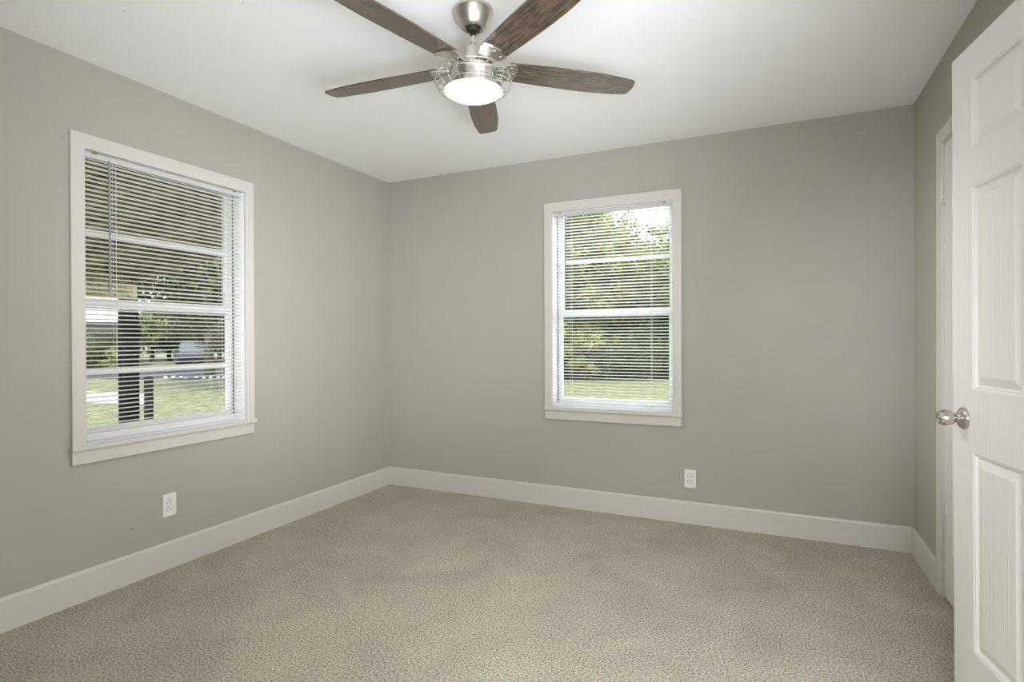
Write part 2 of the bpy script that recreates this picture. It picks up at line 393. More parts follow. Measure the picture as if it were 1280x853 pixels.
def knob(parent, loc, direction):
    """door knob: rose, neck, tulip-shaped grip along local +Z"""
    q = Vector(direction).to_track_quat('Z', 'Y').to_matrix().to_4x4(); q.translation = loc
    bm = bmesh.new()
    lathe(bm, [(0.0, 0.0), (0.0335, 0.0), (0.0335, 0.003), (0.031, 0.007), (0.024, 0.012), (0.016, 0.016), (0.0125, 0.019), (0.0115, 0.026), (0.0, 0.026)], 40, q)
    k = obj('door_knob', bm, m_steel, parent, True); k['label'] = 'satin steel knob on a round rose'
    bm = bmesh.new()
    lathe(bm, [(0.0, 0.0262), (0.0125, 0.0262), (0.0175, 0.0285), (0.0215, 0.034), (0.0235, 0.042), (0.0235, 0.050), (0.0215, 0.060), (0.0190, 0.066), (0.0165, 0.068), (0.012, 0.0665), (0.0075, 0.064), (0.0065, 0.0655), (0.0, 0.066)], 40, q)
    obj('knob_grip', bm, m_steel, k, True)
    return k
def hinge(parent, y, z, x, lab=False):
    bm = bmesh.new()
    for s in range(5): lathe(bm, [(0, 0), (0.0058, 0.0008), (0.0058, 0.0162), (0, 0.017)], 16, Matrix.Translation((x-0.0095, y, z-0.0445+s*0.0178)))
    lathe(bm, [(0, 0), (0.0045, 0.001), (0.003, 0.006), (0, 0.007)], 12, Matrix.Translation((x-0.0095, y, z+0.0445)))
    box(bm, (x-0.0095, y+0.001, z-0.0445), (x-0.0080, y+0.018, z+0.0445)); box(bm, (x-0.006, y-0.020, z-0.0445), (x-0.0005, y-0.001, z+0.0445))
    h = obj('hinge', bm, m_hinge, parent); return h

# door_1: closed closet door in the right wall.  leaf local: x thickness (0 = room face), y from latch to hinge
bm = bmesh.new(); door_leaf(bm, 0.796, 2.022, 0.035)
d1 = struct('door_1', bm, m_door); d1.location = (W+0.002, D1['a']+0.013, 0.014)
d1['label'] = 'white six-panel closet door closed in the right wall'; d1['category'] = 'door'
for z in (1.822, 0.322): hinge(d1, 0.797, z-0.014, 0.0)
knob(d1, (0.0, 0.062, 0.914), (-1, 0, 0))
# door_2: open door folded back nearly flat on the right wall; local y=0 is the leading edge, y=w the hinge edge
DW = 0.813
bm = bmesh.new(); door_leaf(bm, DW, 2.030, 0.035)
d2 = struct('door_2', bm, m_door)
d2['label'] = 'white six-panel door standing open against the right wall with a steel knob'; d2['category'] = 'door'
ang = math.atan2(0.16208812, -0.98677629)
yd = Vector((0.16208812, -0.98677629, 0.0)); xd = Vector((0.98677629, 0.16208812, 0.0))   # local y, local x (into the wall)
base = Vector((3.32942904, -1.47611385, 0.012)) + yd*0.019
lean = 0.0087
Mx = Matrix((xd, yd, Vector((0, 0, 1)))).transposed().to_4x4()
d2.matrix_world = Matrix.Translation(base) @ Mx @ Matrix.Rotation(lean, 4, 'X')
knob(d2, (0.0, 0.066, 0.916), (-1, 0, 0))
for z in (1.822, 1.06, 0.25):
    bm = bmesh.new()
    for s in range(5): lathe(bm, [(0, 0), (0.0058, 0.0008), (0.0058, 0.0162), (0, 0.017)], 16, Matrix.Translation((0.041, DW+0.004, z-0.0445+s*0.0178)))
    box(bm, (0.004, DW-0.0002, z-0.0445), (0.041, DW+0.0016, z+0.0445))
    obj('hinge', bm, m_hinge, d2)

# ------------------------------------------------------------------ windows.  local frame: u along wall, d = depth outwards, z up
def window(idx, o, axis, lower_muntin):
    """axis 'L': u->y, depth->-x ; axis 'B': u->x, depth->+y"""
    a, b, z0, z1, hz = o['a'], o['b'], o['z0'], o['z1'], o['hz']
    P = (lambda u, d, z: (-d, u, z)) if axis == 'L' else (lambda u, d, z: (u, d, z))
    def bx(bm, u0, u1, d0, d1, za, zb, bev=0.0): box(bm, P(u0, d0, za), P(u1, d1, zb), bev)
    bm = bmesh.new()      # jamb liner
    t = 0.012
    bx(bm, a, a+t, 0.0, T, z0, z1); bx(bm, b-t, b, 0.0, T, z0, z1); bx(bm, a+t, b-t, 0.0, T, z1-t, z1); bx(bm, a+t, b-t, 0.0, T, z0-0.002, z0+0.006)
    w = struct('window_%d' % idx, bm, m_white)
    w['label'] = {'L': 'double-hung window in the left wall looking onto the porch', 'B': 'double-hung window in the back wall facing trees'}[axis]
    w['category'] = 'window'
    c = 0.047; ci = 0.010
    bm = bmesh.new()      # flat casing, mitred top
    def mitre(pin, pout):
        L = []
        for (ui, zi), (uo, zo) in zip(pin, pout):
            L.append([bm.verts.new(P(u, d, z)) for u, d, z in ((ui, 0, zi), (ui, -0.016, zi), (ui+(uo-ui)*0.04, -0.018, zi+(zo-zi)*0.04), (ui+(uo-ui)*0.96, -0.018, zi+(zo-zi)*0.96), (uo, -0.016, zo), (uo, 0, zo))])
        for A, C in zip(L, L[1:]):
            for i in range(6): j = (i+1) % 6; bm.faces.new((A[i], A[j], C[j], C[i]))
        bm.faces.new(L[0]); bm.faces.new(L[-1][::-1])
    top = 0.067
    mitre([(a+ci, z0+0.004), (a+ci, hz), (b-ci, hz), (b-ci, z0+0.004)], [(a-c, z0+0.004), (a-c, hz+top), (b+c, hz+top), (b+c, z0+0.004)])
    obj('casing', bm, m_trim, w)
    bm = bmesh.new(); bx(bm, a-c-0.006, b+c+0.006, -0.030, 0.0, z0-0.018, z0+0.004, 0.004); bx(bm, a+0.0005, b-0.0005, -0.003, 0.085, z0-0.016, z0+0.004)
    obj('stool', bm, m_trim, w)
    bm = bmesh.new(); bx(bm, a-c, b+c, -0.016, 0.0, z0-0.080, z0-0.018, 0.003)
    obj('apron', bm, m_trim, w)
    # vinyl frame near the outside
    d0, d1 = 0.088, T; fr = 0.012; A, Bb, Z0, Z1 = a+t, b-t, z0+0.006, z1-t
    bm = bmesh.new()
    bx(bm, A, A+fr, d0, d1, Z0, Z1); bx(bm, Bb-fr, Bb, d0, d1, Z0, Z1); bx(bm, A+fr, Bb-fr, d0, d1, Z1-fr, Z1); bx(bm, A+fr, Bb-fr, d0, d1, Z0, Z0+0.022)
    obj('window_frame', bm, m_white, w)
    bm = bmesh.new()
    for ua in (A, Bb-fr+0.003): bx(bm, ua, ua+fr-0.003, d0-0.0015, d0, Z0+0.022, Z1-fr)  # dark strip painted in for the shade inside the track gap
    tr = obj('track_gap_strip', bm, m_track, w); tr['label'] = 'dark strip painted as the shaded track gap beside the glass'
    zm = 1.350
    def sash(name, za, zb, da, db, st, top_r, bot_r, muntin):
        if axis == 'B': st += 0.008
        bm = bmesh.new(); ua, ub = A+fr+0.002, Bb-fr-0.002
        bx(bm, ua, ua+st, da, db, za, zb, 0.002); bx(bm, ub-st, ub, da, db, za, zb, 0.002)
        bx(bm, ua+st, ub-st, da, db, zb-top_r, zb, 0.002); bx(bm, ua+st, ub-st, da, db, za, za+bot_r, 0.002)
        s = obj(name, bm, m_white, w)
        if muntin:
            bm = bmesh.new(); bx(bm, ua+st, ub-st, da+0.003, db-0.003, muntin-0.014, muntin+0.014, 0.002); obj('muntin', bm, m_white, s)
        bm = bmesh.new(); dm = (da+db)/2
        bx(bm, ua+st-0.004, ub-st+0.004, dm-0.002, dm+0.002, za+bot_r-0.004, zb-top_r+0.004); obj('pane', bm, m_glass, s)
        return s
    sash('lower_sash', Z0+0.023, zm+0.024, 0.092, 0.114, 0.016, 0.044, 0.036, lower_muntin)
    sash('upper_sash', zm-0.024, Z1-fr-0.001, 0.120, 0.142, 0.016, 0.014, 0.044, 1.690 if axis == 'L' else 1.722)
    return w
window(1, LW, 'L', 1.028)
window(2, BW, 'B', None)

# ------------------------------------------------------------------ mini blinds
def blind(o, axis, label, z_rail, wand_u, wand_z, cord_us, cord_side, seed, tilt):
    a, b, z1 = o['a']+0.0145, o['b']-0.0145, o['hz']-0.0025
    cx = (a+b)/2; L = (b-a)/2
    rnd = random.Random(seed)
    if axis == 'L':
        root = thing('window_blind', label, 'window blind', (-0.023, cx, z1-0.026)); MX = Matrix(((0, -1, 0, 0), (1, 0, 0, 0), (0, 0, 1, 0), (0, 0, 0, 1)))
    else:
        root = thing('window_blind', label, 'window blind', (cx, 0.023, z1-0.026)); MX = Matrix.Identity(4)
    root['group'] = 'mini blinds in the windows'
    dz = root.location.z
    def part(name, bm, m, parent=root, smooth=False):
        bmesh.ops.transform(bm, matrix=MX, verts=bm.verts[:]); return obj(name, bm, m, parent, smooth)
    # local: x along the rail, y outwards, z up from the headrail underside
    part('headrail', B(((-L, -0.0125, 0), (L, 0.0125, 0.0255)), bev=0.0015), m_rail)
    for s in (-1, 1):
        part('clip_and_shade', B(((s*(L-0.05)-0.011, -0.0132, 0.0215), (s*(L-0.05)+0.011, -0.0115, 0.0262)), bev=0.0005), m_dark)  # dark clip; on the left blind it stands in for shadow
    n = int((dz - z_rail - 0.012) / 0.0212)
    bm = bmesh.new(); wd2 = 0.0125; crown = 0.0048; Ls = L - 0.002
    for i in range(n):
        zc = -0.016 - i*(dz - z_rail - 0.020)/n
        tl = tilt + rnd.gauss(0, 1.1)
        if rnd.random() < 0.05: tl += rnd.choice((-8, 9))
        tl = R(tl); sl = rnd.gauss(0, 0.0006)
        prof = []
        for k in range(7):
            t = -1 + k/3.0; y = t*wd2; z = crown*(1 - t*t) - crown*0.5
            prof.append((y*math.cos(tl) - z*math.sin(tl), y*math.sin(tl) + z*math.cos(tl)))
        th = 0.0007
        rows = []
        for x, s in ((-Ls, -1), (Ls, 1)):
            rows.append(([bm.verts.new((x, y, zc+z+s*sl)) for y, z in prof], [bm.verts.new((x, y, zc+z-th+s*sl)) for y, z in prof]))
        (t0, b0), (t1, b1) = rows
        for k in range(6):
            bm.faces.new((t0[k], t0[k+1], t1[k+1], t1[k])); bm.faces.new((b0[k+1], b0[k], b1[k], b1[k+1]))
            bm.faces.new((t0[k+1], t0[k], b0[k], b0[k+1])); bm.faces.new((t1[k], t1[k+1], b1[k+1], b1[k]))
        bm.faces.new((t0[0], t1[0], b1[0], b0[0])); bm.faces.new((t1[6], t0[6], b0[6], b1[6]))
    part('slats', bm, m_slat)
    rail = part('bottom_rail', B(((-Ls, -0.0125, z_rail-dz-0.006), (Ls, 0.0125, z_rail-dz+0.008)), bev=0.002), m_slat)
    for u in cord_us:
        bm = bmesh.new(); x = u - cx
        for y in (-0.0138, 0.0138): tube(bm, [(x, y, 0), (x, y, z_rail-dz-0.006)], 0.0006, 6)
        tube(bm, [(x+0.006, 0, 0), (x+0.006, 0, z_rail-dz)], 0.0006, 6)
        part('ladder_cord', bm, m_cord)
        part('rail_plug', B(((x-0.007, -0.0139, z_rail-dz-0.003), (x+0.007, -0.0124, z_rail-dz+0.005)), bev=0.0006), m_slat, rail)
    # tilt wand
    x = wand_u - cx; bm = bmesh.new()
    tube(bm, [(x, -0.019, 0.004), (x, -0.021, -0.012), (x, -0.022, wand_z-dz)], 0.0046, 6)
    wnd = part('tilt_wand', bm, m_wand, root)
    bm = bmesh.new(); tube(bm, [(x, -0.0125, 0.004), (x, -0.019, 0.006), (x, -0.021, -0.006)], 0.0022, 6); part('wand_hook', bm, m_white, wnd)
    for s in (-1, 1):
        part('end_bracket', B(((s*L - 0.002*(s > 0) - 0.0, -0.0145, -0.002), (s*L + 0.0018*s, 0.0145, 0.0125+0.0128)), bev=0.0006), m_white)
    return root
blind(LW, 'L', 'white mini blind hanging in the left wall window, porch and lawn behind its slats', 0.738, -2.092, 1.378, (-2.06, -1.50), 1, 3, -6.0)
blind(BW, 'B', 'white mini blind hanging in the back wall window, leafy trees behind its slats', 0.708, 1.514, 1.372, (1.55, 2.10), -1, 5, -5.5)

# ------------------------------------------------------------------ wall outlets
def outlet(label, loc, rz):
    """local: faces -Y, x right, z up; origin on the wall at the plate centre"""
    root = thing('wall_outlet', label, 'outlet', loc, rz, 'duplex outlets on the walls')
    bm = bmesh.new()
    pw, ph = 0.035, 0.0575
    for ins, d0_ in ((0, 0),): pass
    rings = []
    for ins, d in ((0, 0), (0, -0.003), (0.003, -0.0055), (0.006, -0.006)):
        rings.append([bm.verts.new((sx_*(pw-ins), d, sz_*(ph-ins))) for sx_, sz_ in ((-1, -1), (1, -1), (1, 1), (-1, 1))])
    for A, C in zip(rings, rings[1:]):
        for q in range(4): bm.faces.new((A[q], A[(q+1) % 4], C[(q+1) % 4], C[q]))
    bm.faces.new(rings[-1]); bm.faces.new(rings[0][::-1])
    obj('cover_plate', bm, m_plastic, root)
    for s in (-1, 1):
        zc = s*0.0195; poly = []
        for k in range(28):
            an = 2*PI*k/28; x = 0.0172*math.cos(an); z = max(-0.0125, min(0.0125, 0.0172*math.sin(an))); poly.append((x, z))
        bm = bmesh.new(); prism(bm, poly, 0.0058, 0.0078, Matrix.Translation((0, 0, zc)) @ Matrix.Rotation(PI/2, 4, 'X'))
        rc = obj('receptacle', bm, m_plastic, root)
        bm = bmesh.new()
        prism(bm, [(x*1.075, z*1.09) for x, z in poly], 0.0056, 0.0063, Matrix.Translation((0, 0, zc)) @ Matrix.Rotation(PI/2, 4, 'X'))
        box(bm, (-0.0078, -0.0081, zc-0.001), (-0.0056, -0.0076, zc+0.0072)); box(bm, (0.0056, -0.0081, zc), (0.0076, -0.0076, zc+0.0066))
        lathe(bm, [(0, 0), (0.0026, 0), (0.0026, 0.0005), (0, 0.0005)], 14, Matrix.Translation((0, -0.0076, zc-0.0062)) @ Matrix.Rotation(PI/2, 4, 'X'))
        obj('slots', bm, m_dark, rc)
    bm = bmesh.new(); lathe(bm, [(0, 0), (0.0032, 0), (0.0028, 0.0012), (0, 0.0016)], 16, Matrix.Translation((0, -0.006, 0)) @ Matrix.Rotation(PI/2, 4, 'X'))
    obj('screw', bm, m_plastic, root)
    return root
outlet('cream duplex outlet low on the left wall under the window', (0.0, -1.8185, 0.326), R(90))
outlet('cream duplex outlet low on the back wall just above the baseboard', (2.345, 0.0, 0.283), 0)

# ------------------------------------------------------------------ ceiling fan
FC = (1.776, -1.785)
fan = thing('ceiling_fan', 'five-blade ceiling fan with dark wood blades and lit caged lamp', 'ceiling fan', (FC[0], FC[1], H))
def fl(name, prof, m, parent=fan, seg=56, smooth=True):
    bm = bmesh.new(); lathe(bm, prof, seg); 
    o = obj(name, bm, m, parent, smooth)
    return o
def edge_split(o, deg=35):
    md = o.modifiers.new('split', 'EDGE_SPLIT'); md.split_angle = R(deg)
ca = fl('canopy', [(0, 0), (0.070, 0), (0.0765, -0.003), (0.0770, -0.010), (0.0745, -0.016), (0.0630, -0.040), (0.0500, -0.064), (0.0440, -0.073), (0.0400, -0.076), (0.034, -0.076), (0.030, -0.070), (0, -0.064)], m_nickel); edge_split(ca, 50)
bl = fl('hanger_ball', [(0, -0.060), (0.018, -0.064), (0.027, -0.072), (0.026, -0.080), (0.018, -0.086), (0, -0.087)], m_dark, ca, 24)
fl('downrod', [(0, -0.075), (0.0127, -0.075), (0.0127, -0.165), (0, -0.165)], m_nickel, seg=24)
cp = fl('coupling_cover', [(0, -0.148), (0.0285, -0.148), (0.0300, -0.151), (0.0305, -0.158), (0.034, -0.186), (0.039, -0.216), (0.042, -0.228), (0, -0.228)], m_nickel, seg=40); edge_split(cp)
mh = fl('motor_housing', [(0, -0.226), (0.062, -0.226), (0.080, -0.229), (0.087, -0.234), (0.087, -0.238), (0.087, -0.252), (0.0855, -0.254), (0.0855, -0.257), (0.087, -0.259), (0.087, -0.272), (0.0855, -0.274), (0.0855, -0.277), (0.087, -0.279), (0.087, -0.292), (0.094, -0.296), (0, -0.296)], m_nickel); edge_split(mh)
rim = fl('light_rim', [(0.090, -0.294), (0.104, -0.295), (0.111, -0.300), (0.112, -0.312), (0.110, -0.315), (0.106, -0.314), (0.104, -0.300), (0.090, -0.297)], m_nickel); edge_split(rim)
fl('lamp_lens', [(0.0, -0.300), (0.1035, -0.301), (0.1055, -0.314), (0.103, -0.320), (0.092, -0.328), (0.072, -0.335), (0.040, -0.340), (0, -0.3415)], m_lens)
# wire cage around the lamp housing
bm = bmesh.new()
cprof = [(0.088, -0.240), (0.104, -0.2365), (0.124, -0.2410), (0.139, -0.252), (0.147, -0.269), (0.146, -0.287), (0.137, -0.303), (0.125, -0.312), (0.112, -0.315)]
for k in range(20):
    an = 2*PI*(k+0.3)/20
    tube(bm, [(r*math.cos(an), r*math.sin(an), z) for r, z in cprof], 0.0017, 6)
def ring(r, z, t): tube(bm, [(r*math.cos(2*PI*i/72), r*math.sin(2*PI*i/72), z) for i in range(72)], t, 6, True)
ring(0.090, -0.239, 0.0026); ring(0.1135, -0.315, 0.0024); ring(0.1475, -0.277, 0.0020); ring(0.134, -0.2465, 0.0018); ring(0.134, -0.306, 0.0018)
obj('lamp_cage', bm, m_cage, fan, True)
# blades
def blade_mesh():
    r0, r1 = 0.135, 0.668; N = 40; up = []; lo = []
    def half(r):
        t = (r-r0)/(r1-r0)
        w = 0.051 + 0.011*math.sin(PI*min(1, t/1.15)) - 0.012*max(0, (t-0.6)/0.4)**2
        e = (r1-r)
        if e < 0.013: w -= 0.013 - math.sqrt(max(0, 0.013**2 - (0.013-e)**2))
        if r-r0 < 0.012: w -= 0.012 - math.sqrt(max(0, 0.012**2 - (0.012-(r-r0))**2))
        return w
    bm = bmesh.new(); rows = []
    rs = [r0 + (r1-r0)*(0.5-0.5*math.cos(PI*i/N)) for i in range(N+1)]
    for r in rs:
        w = half(r); row = []
        for t in (-1, -0.5, 0, 0.5, 1): row.append((r + 0.004*(1-t*t)*((r-r0)/(r1-r0))**6, t*w))
        rows.append(row)
    V = []
    for z in (0.003, -0.003): V.append([[bm.verts.new((x, y, z)) for x, y in row] for row in rows])
    for i in range(N):
        for k in range(4):
            bm.faces.new((V[0][i][k], V[0][i+1][k], V[0][i+1][k+1], V[0][i][k+1])); bm.faces.new((V[1][i][k+1], V[1][i+1][k+1], V[1][i+1][k], V[1][i][k]))
        for k in (0, 4): bm.faces.new((V[0][i][k], V[1][i][k], V[1][i+1][k], V[0][i+1][k]))
    for i in (0, N):
        for k in range(4): bm.faces.new((V[0][i][k], V[0][i][k+1], V[1][i][k+1], V[1][i][k]))
    return bm
def iron_mesh():
    bm = bmesh.new()
    prism(bm, [(0.045, -0.022), (0.085, -0.030), (0.150, -0.053), (0.160, -0.050), (0.172, -0.018), (0.172, 0.018), (0.160, 0.050), (0.150, 0.053), (0.085, 0.030), (0.045, 0.022)], -0.0078, -0.0032)
    for x, y in ((0.145, -0.032), (0.145, 0.032), (0.158, 0)): lathe(bm, [(0, -0.0095), (0.004, -0.0092), (0.005, -0.0078), (0, -0.0078)], 12, Matrix.Translation((x, y, 0)))
    return bm
blade0 = obj('fan_blade', blade_mesh(), m_blade, fan)
iron0 = obj('blade_iron', iron_mesh(), m_nickel, blade0)
for k in range(5):
    if k == 0: b_, i_ = blade0, None
    else:
        b_ = blade0.copy(); b_.parent = fan; COL.objects.link(b_)
        i_ = iron0.copy(); i_.parent = b_; COL.objects.link(i_)
    b_.matrix_local = Matrix.Translation((0, 0, -0.222)) @ Matrix.Rotation(R(112.5 + 72*k), 4, 'Z') @ Matrix.Rotation(R(-9.5), 4, 'X')

# ------------------------------------------------------------------ outdoors
struct('lawn', B(((-90, -60, GZ-0.1), (60, 110, GZ))), m_grass)
# street and driveway beyond the left window, laid on the lawn
def strip_poly(name, pts, z, m):
    bm = bmesh.new(); prism(bm, pts, GZ-0.05, z); return struct(name, bm, m)
CX, CY = 2.811, -3.661
def at(px, t, py=None):
    """point at camera depth t seen in photo column px (used only to place far things on the ground)"""
    k = (px-640)/694.38
    return (CX + t*(f_.x + k*r_.x), CY + t*(f_.y + k*r_.y))
p = [at(60, 13.6), at(183, 13.2), at(190, 15.6), at(60, 17.0)]
strip_poly('driveway', p, GZ+0.012, m_concrete)
p = [at(-200, 23.0), at(420, 20.5), at(430, 32), at(-200, 34)]
strip_poly('road', p, GZ+0.015, m_asphalt)
strip_poly('porch_slab_path', [(-4.1, -7), (-T, -7), (-T, 0.4), (-4.1, 0.4)], GZ+0.15, m_concrete)

# porch roof
porch = thing('porch_roof', 'sloping wooden porch roof on dark posts outside the left window', 'porch', (-T, 0.45, 2.56))
sl = math.atan(0.155)
def slope_box(bm, x0, x1, y0, y1, h0, h1): box(bm, (x0, y0, h0), (x1, y1, h1), 0, 2, Matrix.Rotation(-sl, 4, 'Y'))
bm = bmesh.new(); slope_box(bm, -4.0, 0, -7.0, 0.0, 0.0, 0.03); obj('roof_deck', bm, m_porch, porch)
bm = bmesh.new(); slope_box(bm, -4.1, 0.05, -7.05, 0.05, 0.031, 0.05); obj('roof_covering', bm, m_shingle, porch)
for k in range(9):
    bm = bmesh.new(); y = -0.045 - k*0.8; slope_box(bm, -3.98, -0.02, y-0.02, y+0.02, -0.12, -0.0005); obj('rafter', bm, m_rafter, porch)
bm = bmesh.new(); box(bm, (-3.93, -6.95, -0.90), (-3.83, -0.03, -0.745)); box(bm, (-3.92, -6.95, -0.745), (-3.88, -0.03, -0.611)); obj('eave_beam', bm, m_rafter, porch)
for y in (-0.10, -3.2, -6.4):
    bm = bmesh.new(); box(bm, (-3.96, y-0.075, GZ+0.15-2.56), (-3.80, y+0.075, -0.90), 0.006); box(bm, (-4.0, y-0.11, GZ+0.15-2.56), (-3.76, y+0.11, GZ+0.27-2.56), 0.006)
    obj('post', bm, m_post, porch)

# short yard post
q = at(185.5, 8.6)
bm = bmesh.new(); box(bm, (-0.045, -0.045, 0), (0.045, 0.045, 0.92)); lathe(bm, [(0.066, 0.92), (0.066, 0.935), (0, 0.975)], 4, Matrix.Rotation(PI/4, 4, 'Z'), cap0=True)
o = obj('yard_post', bm, m_post, None, False, (q[0], q[1], GZ)); tag(o, 'short dark wooden post standing on the lawn beyond the porch', 'post')

# pale stones along the near edge of the street
srnd = random.Random(5)
for k in range(9):
    q = at(206 + k*9.5 + srnd.uniform(-2, 2), 21.6 + srnd.uniform(-0.3, 0.3)); bm = bmesh.new()
    bmesh.ops.create_icosphere(bm, subdivisions=2, radius=0.075)
    for v in bm.verts: v.co *= 1 + 0.35*noise.noise(v.co*9 + Vector((k*3.1, 0, 0))); v.co.z *= 0.7
    o = obj('border_stone', bm, m_stone, None, True, (q[0], q[1], GZ+0.05)); tag(o, 'pale stone lying along the near edge of the street', 'stone', 'stones along the street edge')

# trees
def crown_mesh(name, rx, rz, n_clumps, n_leaves, leaf, seed, m, c0=0.22, c1=0.42):
    rnd = random.Random(seed); verts = []; faces = []
    cl = []
    for _ in range(n_clumps):
        while True:
            v = Vector((rnd.uniform(-1, 1), rnd.uniform(-1, 1), rnd.uniform(-1, 1)))
            if 0.25 < v.length < 1: break
        cl.append((Vector((v.x*rx, v.y*rx, v.z*rz)), rnd.uniform(c0, c1)*rx))
    for i in range(n_leaves):
        c, r = cl[i % n_clumps]
        d = Vector((rnd.gauss(0, 1), rnd.gauss(0, 1), rnd.gauss(0, 0.8))); d.normalize()
        p = c + d*r*(rnd.random()**0.45)
        nrm = (d + Vector((rnd.gauss(0, .6), rnd.gauss(0, .6), rnd.gauss(0.4, .6)))).normalized()
        a = nrm.orthogonal().normalized(); a = Matrix.Rotation(rnd.uniform(0, 2*PI), 3, nrm) @ a; b = nrm.cross(a)
        s = leaf*rnd.uniform(0.6, 1.3); k = len(verts)
        verts += [p - a*s, p + b*s*0.45 + nrm*s*0.12, p + a*s, p - b*s*0.45 + nrm*s*0.12]
        faces += [(k, k+1, k+2), (k, k+2, k+3)]
    me = bpy.data.meshes.new(name); me.from_pydata([tuple(v) for v in verts], [], faces); me.materials.append(m)
    return me
def trunk_mesh(name, h, r, seed):
    rnd = random.Random(seed); bm = bmesh.new()
    pts = [(rnd.uniform(-.08, .08)*i, rnd.uniform(-.08, .08)*i, h*i/6) for i in range(7)]; pts[0] = (0, 0, -0.1)
    tube(bm, pts, [r*(1.25 - 0.16*i) for i in range(7)], 10)
    for k in range(5):
        an = k*1.3 + rnd.random(); s = pts[3 + k % 3]; L = h*0.45
        tube(bm, [s, (s[0]+math.cos(an)*L*0.5, s[1]+math.sin(an)*L*0.5, s[2]+L*0.35), (s[0]+math.cos(an)*L, s[1]+math.sin(an)*L, s[2]+L*0.8)], [r*0.5, r*0.3, r*0.12], 7)
    me = bpy.data.meshes.new(name); bm.to_mesh(me); bm.free(); me.materials.append(m_bark)
    return me
CR = {'sunny': crown_mesh('crown_sunny', 2.6, 2.8, 170, 17000, 0.085, 11, m_leafA, 0.10, 0.23),
      'sunny2': crown_mesh('crown_sunny_wide', 3.0, 2.4, 180, 17000, 0.085, 12, m_leafA, 0.10, 0.23),
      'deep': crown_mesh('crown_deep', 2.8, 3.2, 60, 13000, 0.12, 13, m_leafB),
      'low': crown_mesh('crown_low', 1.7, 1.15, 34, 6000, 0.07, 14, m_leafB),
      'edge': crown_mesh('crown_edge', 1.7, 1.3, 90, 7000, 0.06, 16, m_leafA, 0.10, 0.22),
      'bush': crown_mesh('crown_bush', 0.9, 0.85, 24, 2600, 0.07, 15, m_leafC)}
TR = {1: trunk_mesh('trunk_tall', 6.0, 0.17, 1), 2: trunk_mesh('trunk_mid', 4.2, 0.13, 2), 3: trunk_mesh('trunk_short', 1.0, 0.05, 3)}
trnd = random.Random(21)
def tree(name, label, cat, x, y, crown, trunk, zc, sc, group=None, sz=1.0):
    r = thing(name, label, cat, (x, y, GZ), trnd.uniform(0, 6.28), group)
    c = bpy.data.objects.new('crown', CR[crown]); COL.objects.link(c); c.parent = r; c.location = (0, 0, zc); c.scale = (sc, sc, sc*sz)
    t = bpy.data.objects.new('trunk', TR[trunk]); COL.objects.link(t); t.parent = r
    return r
# seen through the back window: sunny front row, deep woods behind, shaded undergrowth
for (px, t, crown, zc, sc, lab) in ((690, 23, 'sunny', 5.2, 1.25, 'sunlit yellow-green tree at the left of the back window'),
                                    (735, 22, 'sunny2', 4.5, 0.88, 'sunlit tree filling the middle of the back window'),
                                    (782, 27, 'sunny', 4.0, 0.85, 'sunlit tree below the patch of sky in the back window'),
                                    (880, 23, 'sunny2', 4.7, 0.95, 'sunlit tree at the right of the back window')):
    x, y = at(px, t); tree('leafy_tree', lab, 'tree', x, y, crown, 1, zc, sc, 'sunny trees behind the house')
for (px, t, zc, sc) in ((655, 30, 5.0, 1.2), (712, 31, 4.6, 1.2), (752, 33, 3.9, 1.1), (800, 33, 2.9, 1.0), (905, 30, 5.0, 1.2), (850, 29, 3.3, 0.95), (985, 30, 4.6, 1.2), (1075, 32, 5.0, 1.25), (1170, 33, 4.6, 1.2), (610, 31, 5.0, 1.2), (520, 32, 4.8, 1.2)):
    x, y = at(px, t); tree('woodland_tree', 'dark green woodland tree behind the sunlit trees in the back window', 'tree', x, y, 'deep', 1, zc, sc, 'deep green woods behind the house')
for (px, t) in ((670, 22), (705, 21.5), (738, 22), (768, 21), (800, 22), (832, 21.5), (866, 22), (900, 22), (936, 22.5), (975, 22), (1020, 22.5), (635, 22), (600, 22.5)):
    x, y = at(px, t)
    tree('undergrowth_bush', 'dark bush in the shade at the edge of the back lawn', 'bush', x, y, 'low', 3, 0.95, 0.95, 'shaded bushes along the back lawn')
for (px, t, zc, lab) in ((700, 20.5, 1.25, 'twiggy light bush at the far left edge of the back lawn'), (733, 20.8, 1.05, 'twiggy light bush in the left half of the back window above the lawn')):
    x, y = at(px, t); tree('lawn_edge_bush', lab, 'bush', x, y, 'edge', 3, zc, 0.8)
# seen through the left window
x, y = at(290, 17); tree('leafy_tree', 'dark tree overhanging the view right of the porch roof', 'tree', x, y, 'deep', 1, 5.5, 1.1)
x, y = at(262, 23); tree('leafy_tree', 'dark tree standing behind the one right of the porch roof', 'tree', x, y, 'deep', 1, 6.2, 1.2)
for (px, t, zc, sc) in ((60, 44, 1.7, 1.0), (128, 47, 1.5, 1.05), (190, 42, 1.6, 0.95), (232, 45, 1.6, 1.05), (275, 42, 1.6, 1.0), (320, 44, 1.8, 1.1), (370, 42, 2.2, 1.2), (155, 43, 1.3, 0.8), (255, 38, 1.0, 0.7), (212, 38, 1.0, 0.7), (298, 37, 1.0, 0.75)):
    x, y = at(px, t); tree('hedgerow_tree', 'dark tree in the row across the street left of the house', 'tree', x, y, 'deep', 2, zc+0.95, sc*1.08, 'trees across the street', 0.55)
x, y = at(188, 36); tree('sunny_bush', 'bright green bush across the street just right of the porch post', 'bush', x, y, 'bush', 3, 2.2, 1.2)
x, y = at(146, 25); tree('sunny_bush', 'low yellow-green bush by the brick house left of the porch post', 'bush', x, y, 'bush', 3, 0.6, 0.65)

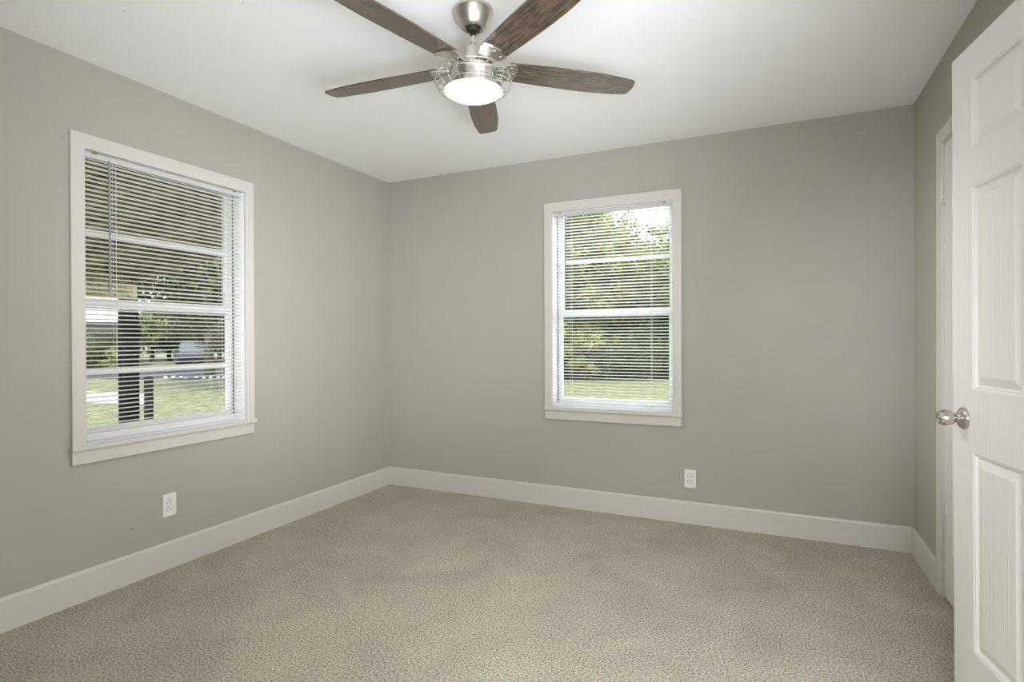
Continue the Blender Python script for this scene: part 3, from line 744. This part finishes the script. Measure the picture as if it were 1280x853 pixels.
for px, t in ((100, 27), (124, 28), (141, 27)):
    x, y = at(px, t); tree('house_bush', 'dark bush in front of the brick house left of the porch post', 'bush', x, y, 'low', 3, 1.0, 0.75, 'bushes by the brick house')

# brick house across the street
hx, hy = at(96, 33)
house = thing('brick_house', 'small brick house with grey roof across the street left of the porch post', 'house', (hx, hy, GZ), R(-28))
obj('brick_wall', B(((-4, -6, 0), (4, 2.2, 2.5))), m_brick, house)
bm = bmesh.new(); prism(bm, [(-4.5, 2.5), (4.5, 2.5), (0, 4.3)], -2.6, 6.4, Matrix(((1,0,0,0),(0,0,-1,0),(0,1,0,0),(0,0,0,1)))); obj('roof', bm, m_shingle, house)
for y in (-4.4, -0.2):
    f = obj('window', B(((4.0, y-0.65, 0.9), (4.05, y+0.65, 2.1))), m_white, house); obj('pane', B(((4.05, y-0.57, 0.98), (4.06, y+0.57, 2.02))), m_carglass, f)
fd = obj('front_door', B(((4.0, -2.8, 0), (4.05, -1.85, 2.05))), m_siding, house)

# parked car across the street, end-on
cx_, cy_ = at(238, 36)
car = thing('car', 'silver car parked on the far side of the street', 'car', (cx_, cy_, GZ), math.atan2(f_.y-0.576*r_.y, f_.x-0.576*r_.x) + R(4))
def hull(secs, m, name):
    bm = bmesh.new(); rows = []
    for x, hw, zb, zt, tw in secs:
        rows.append([bm.verts.new(q) for q in ((x, -hw*0.96, zb), (x, -hw, (zb*0.6+zt*0.4)), (x, -tw, zt), (x, tw, zt), (x, hw, (zb*0.6+zt*0.4)), (x, hw*0.96, zb))])
    for A, C in zip(rows, rows[1:]):
        for i in range(6): j = (i+1) % 6; bm.faces.new((A[i], A[j], C[j], C[i]))
    bm.faces.new(rows[0]); bm.faces.new(rows[-1][::-1])
    return obj(name, bm, m, car)
hull([(-2.2, 0.76, 0.40, 0.78, 0.68), (-2.05, 0.86, 0.25, 0.92, 0.76), (-1.2, 0.89, 0.2, 0.96, 0.80), (0.0, 0.90, 0.2, 0.95, 0.80), (0.9, 0.89, 0.2, 0.92, 0.80), (1.9, 0.86, 0.25, 0.80, 0.72), (2.2, 0.74, 0.38, 0.66, 0.62)], m_carpaint, 'body')
hull([(-1.75, 0.74, 0.93, 0.97, 0.72), (-1.1, 0.74, 0.93, 1.40, 0.58), (-0.2, 0.74, 0.93, 1.45, 0.58), (0.35, 0.74, 0.93, 1.40, 0.57), (1.1, 0.74, 0.90, 0.95, 0.70)], m_carglass, 'cabin_glass')
hull([(-1.15, 0.60, 1.385, 1.43, 0.56), (-0.2, 0.60, 1.43, 1.475, 0.56), (0.38, 0.59, 1.38, 1.42, 0.55)], m_carpaint, 'car_roof')
for x in (-1.35, 1.35):
    for s in (-1, 1):
        bm = bmesh.new(); lathe(bm, [(0, -0.1), (0.26, -0.1), (0.32, -0.07), (0.32, 0.07), (0.26, 0.1), (0, 0.1)], 24, Matrix.Translation((x, s*0.80, 0.32)) @ Matrix.Rotation(PI/2, 4, 'X')); obj('wheel', bm, m_rubber, car)
